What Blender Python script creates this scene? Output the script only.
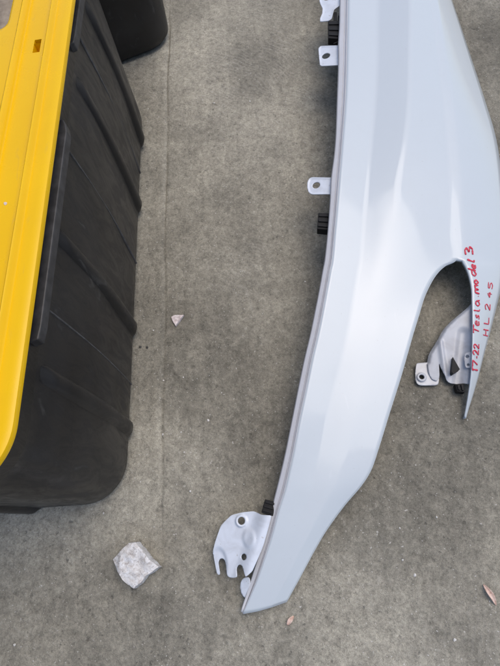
import bpy, bmesh, math, random
import numpy as np
from mathutils import Vector, Matrix, noise
from mathutils.bvhtree import BVHTree
from mathutils.geometry import delaunay_2d_cdt

for o in list(bpy.data.objects):
    bpy.data.objects.remove(o)
scene = bpy.context.scene
COL = scene.collection
random.seed(4)
rng = np.random.default_rng(7)

# ------------------------------------------------------------------ camera
CAM_MATRIX = [[0.991253, 0.099551, 0.086647], [-0.057242, 0.915858, -0.3974], [-0.118918, 0.388964, 0.913545]]
CAM_HEIGHT = 0.78
LENS = 34.560

cam_data = bpy.data.cameras.new('camera')
cam_data.sensor_fit = 'HORIZONTAL'
cam_data.sensor_width = 36.0
cam_data.lens = LENS
cam_data.clip_start = 0.01
cam_data.clip_end = 200.0
cam = bpy.data.objects.new('camera', cam_data)
COL.objects.link(cam)
cam.matrix_world = Matrix.Translation((0, 0, CAM_HEIGHT)) @ Matrix(CAM_MATRIX).to_4x4()
scene.camera = cam

# ------------------------------------------------------------------ daylight
SUN_ELEV = math.radians(68)
SUN_AZ = math.radians(58)          # clockwise from +Y
world = bpy.data.worlds.new('World')
scene.world = world
world.use_nodes = True
wn = world.node_tree
sky = wn.nodes.new('ShaderNodeTexSky')
sky.sky_type = 'NISHITA'
sky.sun_disc = False
sky.sun_elevation = SUN_ELEV
sky.sun_rotation = SUN_AZ
sky.dust_density = 3.0
sky.ozone_density = 1.0
sky.air_density = 1.0
wn.links.new(sky.outputs[0], wn.nodes['Background'].inputs[0])
wn.nodes['Background'].inputs[1].default_value = 0.15
sun_data = bpy.data.lights.new('sun', 'SUN')
sun_data.energy = 1.1
sun_data.angle = math.radians(48)
sun_data.color = (1.0, 0.93, 0.82)
sun = bpy.data.objects.new('sun', sun_data)
COL.objects.link(sun)
sdir = Vector((math.sin(SUN_AZ) * math.cos(SUN_ELEV), math.cos(SUN_AZ) * math.cos(SUN_ELEV), math.sin(SUN_ELEV)))
sun.rotation_euler = sdir.to_track_quat('Z', 'Y').to_euler()
scene.view_settings.view_transform = 'Standard'
scene.view_settings.look = 'None'
scene.view_settings.gamma = 1.0
scene.view_settings.exposure = 0.12

# ------------------------------------------------------------------ measured points (metres)
LEFT_ROWS = [
    [(0.2141, 1.329, 0.0951), (0.2287, 1.3043, 0.1051), (0.3038, 1.3061, 0.0931), (0.356, 1.274, 0.1011), (0.3812, 1.2972, 0.0859)],
    [(0.1902, 1.1662, 0.0967), (0.2043, 1.1446, 0.1067), (0.2734, 1.148, 0.0943), (0.3312, 1.118, 0.1023), (0.3664, 1.1395, 0.0849)],
    [(0.1723, 1.0466, 0.098), (0.1859, 1.0272, 0.108), (0.2502, 1.0316, 0.0952), (0.3118, 1.0035, 0.1032), (0.3601, 1.0221, 0.084)],
    [(0.1458, 0.8668, 0.098), (0.1597, 0.8506, 0.108), (0.2199, 0.8552, 0.0947), (0.2781, 0.8324, 0.1024), (0.341, 0.8478, 0.0804)],
    [(0.1292, 0.76, 0.098), (0.1427, 0.7458, 0.108), (0.1995, 0.7505, 0.0943), (0.2574, 0.7304, 0.1019), (0.3309, 0.7435, 0.078)],
    [(0.114, 0.6625, 0.0974), (0.1245, 0.6506, 0.1074), (0.1781, 0.655, 0.0935), (0.2338, 0.6388, 0.0999), (0.3194, 0.6503, 0.0731)],
    [(0.0924, 0.5537, 0.0946), (0.1036, 0.5437, 0.1046), (0.1539, 0.5471, 0.0909), (0.201, 0.5367, 0.0945), (0.3046, 0.5432, 0.067)],
    [(0.0757, 0.4646, 0.0906), (0.086, 0.4563, 0.1006), (0.1342, 0.4588, 0.0872), (0.1857, 0.4518, 0.0868), (0.2881, 0.4559, 0.06)],
    [(0.0648, 0.4147, 0.088), (0.0758, 0.4071, 0.098), (0.123, 0.409, 0.0848), (0.175, 0.404, 0.0818), (0.2841, 0.4107, 0.056)],
    [(0.0606, 0.4007, 0.0867), (0.0714, 0.3934, 0.0967), (0.1186, 0.396, 0.0836), (0.1707, 0.3933, 0.08), (0.2632, 0.4001, 0.0592)],
    [(0.0548, 0.3799, 0.0848), (0.0655, 0.373, 0.0948), (0.1122, 0.3754, 0.0817), (0.1635, 0.3724, 0.0774), (0.2415, 0.3803, 0.062)],
    [(0.0474, 0.3545, 0.0825), (0.0581, 0.348, 0.0925), (0.1045, 0.3501, 0.0795), (0.1546, 0.3477, 0.0742), (0.2186, 0.3468, 0.063)],
    [(0.0398, 0.3296, 0.0799), (0.0509, 0.3236, 0.0899), (0.0971, 0.3244, 0.0772), (0.1432, 0.3199, 0.0717), (0.203, 0.3146, 0.0628)],
    [(0.0288, 0.2941, 0.076), (0.0399, 0.2887, 0.086), (0.0861, 0.2888, 0.0739), (0.132, 0.2862, 0.0684), (0.1881, 0.2832, 0.061)],
    [(0.0164, 0.2582, 0.0716), (0.0276, 0.2534, 0.0816), (0.0738, 0.253, 0.07), (0.1175, 0.2504, 0.065), (0.172, 0.2474, 0.058)],
    [(0.0028, 0.2157, 0.066), (0.0147, 0.2115, 0.076), (0.0583, 0.2139, 0.0651), (0.1016, 0.2127, 0.0608), (0.1556, 0.2113, 0.054)],
    [(-0.012, 0.167, 0.0594), (-0.0007, 0.1638, 0.0694), (0.0411, 0.1648, 0.0594), (0.0829, 0.1642, 0.0563), (0.1325, 0.1633, 0.0485)],
    [(-0.0284, 0.1147, 0.0503), (-0.0163, 0.1122, 0.0603), (0.0235, 0.1148, 0.052), (0.0618, 0.1151, 0.0496), (0.1099, 0.1154, 0.043)],
    [(-0.0365, 0.0913, 0.0457), (-0.0246, 0.0878, 0.0557), (0.0148, 0.0886, 0.0484), (0.0496, 0.0878, 0.0464), (0.0949, 0.0861, 0.0389)],
    [(-0.0445, 0.0695, 0.0415), (-0.0326, 0.065, 0.0515), (0.0064, 0.0657, 0.045), (0.0382, 0.0651, 0.0433), (0.0784, 0.0658, 0.036)],
    [(-0.0543, 0.0434, 0.0363), (-0.0446, 0.0375, 0.0463), (-0.0095, 0.0382, 0.0408), (0.0193, 0.0391, 0.0394), (0.0515, 0.041, 0.0311)],
    [(-0.0677, 0.0084, 0.0288), (-0.0587, 0.0013, 0.0388), (-0.0288, 0.0028, 0.0347), (-0.0044, 0.0047, 0.0337), (0.0203, 0.0079, 0.0251)],
    [(-0.0788, -0.0182, 0.0233), (-0.0703, -0.0241, 0.0333), (-0.0441, -0.0224, 0.0302), (-0.022, -0.0204, 0.0293), (0.0011, -0.0167, 0.021)],
    [(-0.0923, -0.0489, 0.0162), (-0.0843, -0.053, 0.0262), (-0.0625, -0.0529, 0.024), (-0.0428, -0.0521, 0.0233), (-0.0223, -0.0492, 0.016)],
    [(-0.1097, -0.0891, 0.0125), (-0.1068, -0.0918, 0.0165), (-0.087, -0.0897, 0.0154), (-0.0671, -0.0858, 0.0149), (-0.0453, -0.0806, 0.0091)],
]
RIGHT_ROWS = [
    [(0.3931, 1.2977, 0.0839), (0.421, 1.3189, 0.0694)],
    [(0.3777, 1.14, 0.0829), (0.4176, 1.177, 0.056)],
    [(0.3709, 1.0226, 0.082), (0.4228, 1.0672, 0.046)],
    [(0.353, 0.8479, 0.0784), (0.4282, 0.8914, 0.033)],
    [(0.3425, 0.7435, 0.076), (0.4287, 0.7807, 0.029)],
    [(0.3305, 0.6503, 0.0711), (0.4267, 0.6794, 0.025)],
    [(0.3153, 0.5432, 0.065), (0.4093, 0.5629, 0.0234)],
    [(0.2993, 0.4557, 0.058), (0.3888, 0.468, 0.022)],
    [(0.2934, 0.4082, 0.054), (0.373, 0.4152, 0.021)],
    [(0.2957, 0.3961, 0.0547), (0.3697, 0.4038, 0.0207)],
    [(0.2979, 0.3802, 0.0536), (0.3622, 0.3816, 0.0201)],
    [(0.2976, 0.3571, 0.0514), (0.3537, 0.3599, 0.0194)],
    [(0.2937, 0.3317, 0.0483), (0.342, 0.3352, 0.0187)],
    [(0.2875, 0.2956, 0.0432), (0.3242, 0.2975, 0.0176)],
    [(0.28, 0.2563, 0.036), (0.3048, 0.258, 0.0158)],
    [(0.2718, 0.2183, 0.0275), (0.287, 0.2198, 0.0134)],
    [(0.2636, 0.189, 0.0193), (0.2717, 0.1892, 0.0104)],
    [(0.2584, 0.1719, 0.0131), (0.2623, 0.1712, 0.0084)],
    [(0.2536, 0.1576, 0.0089), (0.2553, 0.1565, 0.0062)],
]
TOP_ROWS = 9
PLATES = {
    'tab_top': {'plane': (0.08461, 0.14022, -0.01609), 'outline': [(0.1326, 1.1078), (0.1599, 1.0978), (0.1773, 1.082), (0.1713, 1.0365), (0.1577, 1.0294), (0.149, 1.0017), (0.1413, 0.9986), (0.125, 1.0034), (0.1262, 1.0138), (0.1327, 1.0276), (0.1352, 1.0434), (0.1318, 1.0623)], 'holes': [(0.1484, 1.0751, 0.0082)]},
    'tab_upper': {'plane': (0.08238, 0.18891, -0.02153), 'outline': [(0.1177, 0.9308), (0.1572, 0.913), (0.1499, 0.8576), (0.113, 0.8717), (0.1101, 0.8763), (0.1126, 0.9257)], 'holes': [(0.1251, 0.898, 0.0082)]},
    'tab_middle': {'plane': (0.05282, 0.20534, 0.03154), 'outline': [(0.0637, 0.5943), (0.1012, 0.5808), (0.097, 0.5469), (0.0589, 0.5583), (0.0541, 0.5646), (0.053, 0.5761), (0.0546, 0.5866), (0.0582, 0.5932)], 'holes': [(0.0692, 0.5757, 0.0067)]},
    'front_bracket': {'plane': (0.04161, 0.16706, 0.03976), 'outline': [(-0.0549, 0.0322), (-0.0701, 0.0343), (-0.0821, 0.0405), (-0.0984, 0.0403), (-0.1167, 0.0375), (-0.1333, 0.0245), (-0.1439, 0.0011), (-0.148, -0.0119), (-0.1431, -0.0399), (-0.1408, -0.042), (-0.1381, -0.0414), (-0.1405, -0.0257), (-0.1382, -0.0212), (-0.1349, -0.0203), (-0.1314, -0.0215), (-0.1292, -0.0262), (-0.1271, -0.0426), (-0.1246, -0.0452), (-0.1194, -0.0464), (-0.1121, -0.0454), (-0.113, -0.0346), (-0.1104, -0.0304), (-0.1069, -0.0293), (-0.1032, -0.031), (-0.1017, -0.0351), (-0.0986, -0.0459), (-0.0885, -0.0389), (-0.0709, -0.0081)], 'holes': [(-0.1015, 0.0284, 0.0055), (-0.1005, -0.0199, 0.0044)]},
    'hook_tab': {'plane': (0.05998, 0.33703, 0.16886), 'outline': [(-0.0992, -0.0462), (-0.1053, -0.0486), (-0.1087, -0.0535), (-0.1097, -0.0598), (-0.1085, -0.0674), (-0.1035, -0.0739), (-0.0941, -0.0551), (-0.0947, -0.0476)], 'holes': []},
    'rear_bracket': {'plane': (-0.0604, 0.14304, 0.16773), 'outline': [(0.2996, 0.3393), (0.2893, 0.331), (0.2784, 0.3238), (0.2677, 0.3174), (0.2566, 0.3092), (0.2485, 0.3024), (0.2395, 0.2902), (0.2324, 0.2808), (0.2265, 0.2737), (0.2188, 0.2635), (0.2142, 0.2508), (0.2131, 0.2349), (0.2161, 0.2228), (0.2237, 0.2183), (0.2287, 0.2255), (0.2311, 0.247), (0.2325, 0.2392), (0.2349, 0.2284), (0.2384, 0.217), (0.2424, 0.213), (0.2562, 0.2106), (0.2629, 0.2103), (0.2703, 0.2071), (0.2775, 0.2146)], 'holes': []},
    'bracket_foot': {'plane': (0.00298, -0.02213, 0.03603), 'outline': [(0.1979, 0.2525), (0.2164, 0.2521), (0.2291, 0.2429), (0.2299, 0.2282), (0.2256, 0.2141), (0.2202, 0.2128), (0.1978, 0.2147), (0.1931, 0.2169), (0.191, 0.2231), (0.1931, 0.2375)], 'holes': [(0.2011, 0.2277, 0.0047)]},
    'bracket_ear': {'plane': (-0.10138, 0.33733, 0.13873), 'outline': [(0.2702, 0.2557), (0.2812, 0.2565), (0.2768, 0.2313), (0.273, 0.2312), (0.2673, 0.233), (0.2675, 0.2405)], 'holes': [(0.2732, 0.2497, 0.0026), (0.2722, 0.2366, 0.0021)]},
}
SPOTS = {
    'dark_opening': [(0.2509, 0.251, 0.0265), (0.257, 0.2297, 0.0265), (0.2454, 0.2237, 0.0265), (0.2439, 0.2268, 0.0265)],
    'rclip': [(0.2478, 0.2095, 0.016), (0.2611, 0.2094, 0.016), (0.26, 0.1947, 0.016), (0.2485, 0.1976, 0.016)],
    'clip_top': [(0.1416, 1.0007, 0.088), (0.167, 0.9969, 0.088), (0.1589, 0.94, 0.088), (0.1357, 0.9484, 0.088)],
    'clip_mid': [(0.0665, 0.5183, 0.082), (0.088, 0.5143, 0.082), (0.0829, 0.4798, 0.082), (0.0605, 0.4855, 0.082)],
    'clip_low': [(-0.0634, 0.0555, 0.04), (-0.0476, 0.0503, 0.04), (-0.0534, 0.0315, 0.04), (-0.0701, 0.0373, 0.04)],
    'rock': [(-0.2996, -0.0131, 0.02), (-0.2905, -0.0061, 0.02), (-0.2741, 0.008, 0.02), (-0.2625, 0.0081, 0.02), (-0.2521, -0.0028, 0.02), (-0.2411, -0.0155, 0.02), (-0.2284, -0.0268, 0.02), (-0.2391, -0.0329, 0.02), (-0.248, -0.038, 0.02), (-0.2552, -0.0464, 0.02), (-0.2654, -0.053, 0.02), (-0.2746, -0.0481, 0.02), (-0.2826, -0.0399, 0.02), (-0.2916, -0.0276, 0.02)],
    'chip': [(-0.2183, 0.3879, 0.005), (-0.2112, 0.3898, 0.005), (-0.194, 0.3874, 0.005), (-0.2009, 0.3769, 0.005), (-0.2087, 0.3673, 0.005), (-0.2139, 0.3763, 0.005)],
    'leaf': [(0.2281, -0.0732, 0.008), (0.2309, -0.0806, 0.008), (0.2348, -0.0886, 0.008), (0.2387, -0.0988, 0.008)],
    'leaf_bit': [(-0.0474, -0.1105, 0.004), (-0.0427, -0.1046, 0.004), (-0.0373, -0.1, 0.004)],
    'crumbs': [(-0.2752, 0.3345, 0.0), (-0.2621, 0.3321, 0.0), (-0.2518, 0.3646, 0.0), (-0.1958, 0.2688, 0.0), (-0.2309, 0.1723, 0.0), (-0.1994, 0.1731, 0.0), (-0.1944, 0.1399, 0.0), (0.0332, 0.4319, 0.0), (-0.123, 0.9128, -0.0), (-0.0414, 0.9031, 0.0), (-0.4497, -0.1195, 0.0), (-0.326, 0.0545, 0.0), (-0.1849, 0.0783, 0.0), (-0.2315, 0.2668, 0.0), (0.1838, 0.0169, 0.0), (0.1252, -0.0371, 0.0), (0.1285, 0.0052, 0.0), (0.1382, -0.057, 0.0), (-0.1534, 0.1894, 0.0), (0.1756, -0.1368, 0.0)],
    'lidcrumb': [(-0.3102, 0.37, 0.37)],
    't2': [(-0.222, 1.1396, 0.0), (-0.2368, 1.1139, 0.0), (-0.3463, 1.0773, 0.0)],
}
MARKER_STROKES = [
    (1.19, [(0.2858, 0.2275), (0.2735, 0.2268)]),
    (0.97, [(0.2737, 0.2266), (0.2761, 0.2254)]),
    (1.09, [(0.2754, 0.2317), (0.2771, 0.2409), (0.2859, 0.2352)]),
    (1.2, [(0.286, 0.2445), (0.2864, 0.2483)]),
    (1.15, [(0.2819, 0.2497), (0.2794, 0.2508), (0.28, 0.2546), (0.283, 0.2566), (0.2865, 0.2545), (0.2898, 0.2502), (0.2913, 0.2578)]),
    (1.13, [(0.2849, 0.2595), (0.2828, 0.2608), (0.2827, 0.264), (0.2858, 0.266), (0.2887, 0.2639), (0.2921, 0.2598), (0.2934, 0.2671)]),
    (1.14, [(0.2857, 0.283), (0.2884, 0.2966)]),
    (1.0, [(0.2865, 0.2894), (0.297, 0.2871)]),
    (1.08, [(0.2949, 0.2953), (0.2959, 0.3032), (0.293, 0.3023), (0.2922, 0.2984), (0.2943, 0.2956), (0.2989, 0.2971), (0.2994, 0.3031)]),
    (1.16, [(0.2963, 0.3133), (0.2954, 0.3098), (0.297, 0.3078), (0.2999, 0.3125), (0.3016, 0.3108), (0.3004, 0.3062)]),
    (1.02, [(0.2931, 0.3196), (0.3038, 0.3198), (0.3052, 0.3228)]),
    (1.11, [(0.3007, 0.3357), (0.2989, 0.3302), (0.3026, 0.3277), (0.3067, 0.3309), (0.3051, 0.3356), (0.3008, 0.3357), (0.308, 0.3377)]),
    (1.11, [(0.3069, 0.3439), (0.3064, 0.3447)]),
    (1.31, [(0.3097, 0.3485), (0.3023, 0.3498), (0.3028, 0.3544), (0.3093, 0.3552), (0.3036, 0.3565), (0.3035, 0.362), (0.3105, 0.3627)]),
    (1.35, [(0.304, 0.3682), (0.3064, 0.3642), (0.3114, 0.3679), (0.3084, 0.3726), (0.304, 0.3683)]),
    (1.18, [(0.3043, 0.3892), (0.3033, 0.3817), (0.3079, 0.3785), (0.311, 0.383), (0.308, 0.3889)]),
    (1.34, [(0.2978, 0.3913), (0.3117, 0.3889)]),
    (1.27, [(0.3094, 0.3918), (0.3097, 0.4008), (0.3072, 0.3995), (0.3065, 0.3957), (0.3091, 0.3923), (0.3129, 0.3939), (0.313, 0.4)]),
    (1.45, [(0.3018, 0.4098), (0.3128, 0.4056), (0.3145, 0.4097)]),
    (1.3, [(0.3014, 0.4188), (0.3015, 0.4272), (0.3054, 0.4314), (0.3083, 0.4247), (0.3118, 0.434), (0.3158, 0.4306), (0.3143, 0.4201)]),
    (0.88, [(0.3148, 0.2834), (0.3048, 0.2832)]),
    (0.91, [(0.3174, 0.2923), (0.3068, 0.2917)]),
    (0.84, [(0.31, 0.2833), (0.3119, 0.2919)]),
    (0.85, [(0.3092, 0.3017), (0.3191, 0.302), (0.3216, 0.3126)]),
    (0.96, [(0.3181, 0.3246), (0.3167, 0.3264), (0.3177, 0.3318), (0.3211, 0.334), (0.3231, 0.3304), (0.3253, 0.3244), (0.3281, 0.3347)]),
    (0.94, [(0.3265, 0.3525), (0.3288, 0.3458), (0.3318, 0.355)]),
    (0.95, [(0.3286, 0.3532), (0.3344, 0.3519)]),
    (0.73, [(0.3323, 0.3719), (0.3292, 0.3618), (0.332, 0.3616), (0.3349, 0.3689), (0.3381, 0.3721), (0.3393, 0.367), (0.3363, 0.3608)]),
]


# ------------------------------------------------------------------ material helpers
class NT:
    """Tiny node-tree writer."""
    def __init__(self, name):
        self.mat = bpy.data.materials.new(name)
        self.mat.use_nodes = True
        self.t = self.mat.node_tree
        self.b = self.t.nodes['Principled BSDF']
        self.co = self.t.nodes.new('ShaderNodeTexCoord').outputs['Object']
    def n(self, kind, **props):
        nd = self.t.nodes.new(kind)
        for k, v in props.items():
            setattr(nd, k, v)
        return nd
    def put(self, sock, v):
        if hasattr(v, 'is_output'):
            self.t.links.new(v, sock)
        else:
            sock.default_value = v
    def mapped(self, scale=(1, 1, 1), rot=(0, 0, 0), loc=(0, 0, 0), src=None):
        m = self.n('ShaderNodeMapping')
        self.put(m.inputs['Vector'], src or self.co)
        m.inputs['Scale'].default_value = scale
        m.inputs['Rotation'].default_value = rot
        m.inputs['Location'].default_value = loc
        return m.outputs[0]
    def noise(self, scale, detail=4, rough=0.55, dist=0.0, vec=None):
        m = self.n('ShaderNodeTexNoise')
        self.put(m.inputs['Vector'], vec or self.co)
        m.inputs['Scale'].default_value = scale
        m.inputs['Detail'].default_value = detail
        m.inputs['Roughness'].default_value = rough
        m.inputs['Distortion'].default_value = dist
        return m.outputs[0]
    def ramp(self, fac, stops, interp='LINEAR'):
        r = self.n('ShaderNodeValToRGB')
        self.put(r.inputs[0], fac)
        r.color_ramp.interpolation = interp
        e = r.color_ramp.elements
        while len(e) < len(stops):
            e.new(0.5)
        for el, (p, c) in zip(e, stops):
            el.position = p
            el.color = (c, c, c, 1) if not hasattr(c, '__len__') else (*c, 1)
        return r.outputs[0]
    def mix(self, fac, a, b, mode='MIX'):
        m = self.n('ShaderNodeMix', data_type='RGBA', blend_type=mode)
        self.put(m.inputs[0], fac)
        for s, v in ((m.inputs[6], a), (m.inputs[7], b)):
            self.put(s, v if hasattr(v, 'is_output') else ((v, v, v, 1) if not hasattr(v, '__len__') else (*v, 1)))
        return m.outputs[2]
    def math(self, op, a, b=0.0, clamp=False):
        m = self.n('ShaderNodeMath', operation=op, use_clamp=clamp)
        self.put(m.inputs[0], a)
        self.put(m.inputs[1], b)
        return m.outputs[0]
    def bump(self, height, strength, dist, prev=None):
        m = self.n('ShaderNodeBump')
        m.inputs['Strength'].default_value = strength
        m.inputs['Distance'].default_value = dist
        self.put(m.inputs['Height'], height)
        if prev is not None:
            self.put(m.inputs['Normal'], prev)
        return m.outputs[0]
    def out(self, **kw):
        for k, v in kw.items():
            s = self.b.inputs[k.replace('_', ' ')]
            if not hasattr(v, 'is_output') and hasattr(v, '__len__') and len(v) == 3 and len(s.default_value) == 4:
                v = (*v, 1)
            self.put(s, v)
        return self.mat

def m_concrete():
    k = NT('concrete')
    big = k.noise(1.7, 3, 0.5, 0.4)
    mid = k.noise(5.5, 6, 0.60, 0.5)
    patch = k.noise(4.2, 4, 0.6, 0.5, k.mapped(loc=(3.1, 1.7, 0)))
    crust = k.noise(48, 6, 0.72, 0.25)
    flake = k.noise(105, 5, 0.70, 0.35, k.mapped(scale=(1.0, 0.8, 1), rot=(0, 0, 0.6), loc=(1, 7, 0)))
    fine = k.noise(260, 4, 0.75)
    grain = k.noise(900, 2, 0.6)
    c = k.ramp(big, [(0.33, (0.192, 0.178, 0.143)), (0.67, (0.395, 0.372, 0.306))])
    c = k.mix(1.0, c, k.ramp(mid, [(0.30, 0.62), (0.5, 1.0), (0.70, 1.28)]), 'MULTIPLY')
    c = k.mix(1.0, c, k.ramp(crust, [(0.28, 0.76), (0.5, 1.0), (0.72, 1.18)]), 'MULTIPLY')
    c = k.mix(1.0, c, k.ramp(flake, [(0.28, 0.76), (0.5, 1.0), (0.74, 1.18)]), 'MULTIPLY')
    c = k.mix(1.0, c, k.ramp(fine, [(0.34, 0.74), (0.5, 1.0), (0.66, 1.20)]), 'MULTIPLY')
    c = k.mix(1.0, c, k.ramp(grain, [(0.34, 0.80), (0.66, 1.18)]), 'MULTIPLY')
    two = k.ramp(k.noise(75, 5, 0.78, 0.15, k.mapped(loc=(5, 3, 0))), [(0.47, 0.93), (0.52, 1.03)])
    c = k.mix(k.ramp(patch, [(0.36, 0.3), (0.55, 1.0)]), c, k.mix(1.0, c, two, 'MULTIPLY'))
    # weathered, flaking skin: dark pits in patches
    pits = k.ramp(flake, [(0.34, 1.0), (0.41, 0.0)])
    pits = k.math('MULTIPLY', pits, k.ramp(crust, [(0.38, 1.0), (0.55, 0.0)]))
    pits = k.math('MULTIPLY', pits, k.ramp(patch, [(0.38, 0.25), (0.60, 1.0)]))
    c = k.mix(k.math('MULTIPLY', pits, 0.55), c, (0.080, 0.073, 0.062))
    vor = k.n('ShaderNodeTexVoronoi', feature='F1')
    k.put(vor.inputs['Vector'], k.mapped(loc=(2, 8, 0), src=None))
    vor.inputs['Scale'].default_value = 95.0
    sepc = k.n('ShaderNodeSeparateColor')
    k.put(sepc.inputs[0], vor.outputs['Color'])
    rad = k.math('MULTIPLY', k.ramp(sepc.outputs[0], [(0.45, 0.0), (1.0, 1.0)]), 0.24)
    warped = k.math('ADD', vor.outputs['Distance'], k.math('MULTIPLY', k.math('SUBTRACT', fine, 0.5), 0.55))
    pock = k.math('MULTIPLY', k.math('SUBTRACT', rad, warped), 9.0, True)
    pock = k.math('MULTIPLY', pock, k.ramp(patch, [(0.38, 0.2), (0.58, 1.0)]))
    c = k.mix(k.math('MULTIPLY', pock, 0.22), c, (0.085, 0.078, 0.066))
    lite = k.ramp(flake, [(0.60, 0.0), (0.68, 1.0)])
    lite = k.math('MULTIPLY', lite, k.ramp(patch, [(0.35, 1.0), (0.6, 0.3)]))
    c = k.mix(k.math('MULTIPLY', lite, 0.30), c, (0.46, 0.44, 0.39))
    # broad soft-edged patches where the slab colour is lightened
    for cx, cy, rr_, amt in ((-0.10, 1.02, 0.42, 0.50), (-0.16, 0.66, 0.34, 0.40), (0.34, 0.10, 0.40, 0.22)):
        ds = k.n('ShaderNodeVectorMath', operation='DISTANCE')
        k.put(ds.inputs[0], k.co)
        ds.inputs[1].default_value = (cx, cy, 0)
        dd = k.math('ADD', ds.outputs['Value'], k.math('MULTIPLY', k.math('SUBTRACT', mid, 0.5), 0.55))
        pale_w = k.ramp(k.math('DIVIDE', dd, rr_), [(0.15, 1.0), (1.0, 0.0)], 'EASE')
        c = k.mix(k.math('MULTIPLY', pale_w, amt), c, k.mix(1.0, c, 1.34, 'MULTIPLY'))
    # trowel sweeps: arcs scratched while the slab was wet
    warp = k.n('ShaderNodeVectorMath', operation='ADD')
    nz = k.n('ShaderNodeTexNoise')
    k.put(nz.inputs['Vector'], k.co)
    nz.inputs['Scale'].default_value = 5.0
    sc = k.n('ShaderNodeVectorMath', operation='SCALE')
    k.put(sc.inputs[0], nz.outputs[1])
    sc.inputs['Scale'].default_value = 0.16
    k.put(warp.inputs[0], k.co)
    k.put(warp.inputs[1], sc.outputs[0])
    arcs = []
    for cx, cy, sca in ((-0.42, 0.45, 34), (0.75, 1.45, 30)):
        w = k.n('ShaderNodeTexWave', wave_type='RINGS', rings_direction='Z', wave_profile='SIN')
        k.put(w.inputs['Vector'], k.mapped(loc=(-cx, -cy, 0), src=warp.outputs[0]))
        w.inputs['Scale'].default_value = sca
        w.inputs['Distortion'].default_value = 3.0
        w.inputs['Detail'].default_value = 4.0
        w.inputs['Detail Scale'].default_value = 1.6
        arcs.append(k.ramp(w.outputs[1], [(0.55, 0.0), (0.95, 1.0)]))
    am = k.ramp(k.noise(3.0, 3, 0.6, 0.3, k.mapped(loc=(0.35, 0.2, 0))), [(0.50, 0.0), (0.62, 1.0)])
    am2 = k.ramp(k.noise(3.4, 3, 0.6, 0.3, k.mapped(loc=(4.35, 2.2, 0))), [(0.58, 0.0), (0.70, 1.0)])
    near = k.n('ShaderNodeVectorMath', operation='DISTANCE')
    k.put(near.inputs[0], k.co)
    near.inputs[1].default_value = (0.02, 1.0, 0)
    am = k.math('MAXIMUM', k.math('MULTIPLY', am, 0.5), k.ramp(near.outputs['Value'], [(0.08, 1.0), (0.36, 0.0)]))
    scr = k.math('ADD', k.math('MULTIPLY', arcs[0], am), k.math('MULTIPLY', arcs[1], am2), True)
    scr = k.math('MULTIPLY', scr, k.ramp(k.noise(13, 5, 0.7), [(0.40, 0.0), (0.58, 1.0)]))
    c = k.mix(k.math('MULTIPLY', scr, 0.26), c, (0.48, 0.46, 0.41))
    # float marks running along the joint
    st = k.noise(60, 4, 0.6, 0.2, k.mapped(scale=(1.0, 0.10, 1)))
    c = k.mix(1.0, c, k.ramp(st, [(0.3, 0.90), (0.7, 1.07)]), 'MULTIPLY')
    # second pour beyond the joint is a touch paler
    sx = k.n('ShaderNodeSeparateXYZ')
    k.put(sx.inputs[0], k.co)
    pour = k.ramp(k.math('ADD', k.math('MULTIPLY', k.math('SUBTRACT', sx.outputs[0], -0.233), 60.0), 0.5, True), [(0.0, 1.0), (1.0, 0.94)])
    c = k.mix(1.0, c, pour, 'MULTIPLY')
    # white flecks of crushed stone
    fl = k.ramp(k.noise(330, 1, 0.4, 0.0, k.mapped(loc=(9, 4, 0))), [(0.735, 0.0), (0.76, 1.0)])
    c = k.mix(k.math('MULTIPLY', fl, 0.7), c, (0.62, 0.60, 0.57))
    h = k.math('ADD', k.math('MULTIPLY', crust, 0.6), k.math('MULTIPLY', flake, 0.5))
    h = k.math('ADD', h, k.math('MULTIPLY', fine, 0.25))
    h = k.math('ADD', h, k.math('MULTIPLY', two, 0.5))
    h = k.math('SUBTRACT', h, k.math('MULTIPLY', pock, 0.5))
    h = k.math('ADD', h, k.math('MULTIPLY', scr, 0.06))
    nb = k.bump(h, 0.7, 0.006)
    nb = k.bump(grain, 0.25, 0.001, nb)
    return k.out(Base_Color=c, Roughness=k.ramp(mid, [(0.3, 0.68), (0.7, 0.9)]), Specular_IOR_Level=0.35, Normal=nb)

def m_paint():
    k = NT('white_car_paint')
    dust = k.noise(34, 6, 0.65, 0.6)
    big = k.noise(5, 4, 0.6, 0.4)
    spots = k.ramp(k.noise(190, 2, 0.5), [(0.735, 0.0), (0.765, 1.0)])
    c = k.mix(k.ramp(dust, [(0.45, 0.0), (0.8, 0.16)]), (0.535, 0.588, 0.628), (0.49, 0.53, 0.555))
    c = k.mix(k.math('MULTIPLY', spots, 0.16), c, (0.3, 0.29, 0.27))
    scf = k.ramp(k.noise(60, 3, 0.6, 0.6, k.mapped(scale=(1, 0.22, 1), rot=(0, 0, -0.35), loc=(3, 1, 0))), [(0.70, 0.0), (0.75, 1.0)])
    scf = k.math('MULTIPLY', scf, k.ramp(k.noise(7, 2, 0.5), [(0.5, 0.0), (0.6, 1.0)]))
    c = k.mix(k.math('MULTIPLY', scf, 0.12), c, (0.70, 0.73, 0.76))
    smear = k.noise(26, 5, 0.6, 1.2, k.mapped(scale=(1, 0.25, 1), rot=(0, 0, 0.3)))
    r = k.ramp(smear, [(0.4, 0.05), (0.75, 0.16)])
    return k.out(Base_Color=c, Roughness=0.42, Coat_Weight=1.0, Coat_Roughness=r, Coat_IOR=1.45,
                 Normal=k.bump(big, 0.03, 0.004))

def m_primer():
    k = NT('flange_paint')
    d = k.noise(60, 5, 0.65)
    c = k.mix(k.ramp(d, [(0.4, 0.0), (0.75, 0.7)]), (0.585, 0.595, 0.63), (0.55, 0.545, 0.555))
    return k.out(Base_Color=c, Roughness=0.5, Coat_Weight=0.6, Coat_Roughness=0.2)

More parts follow.
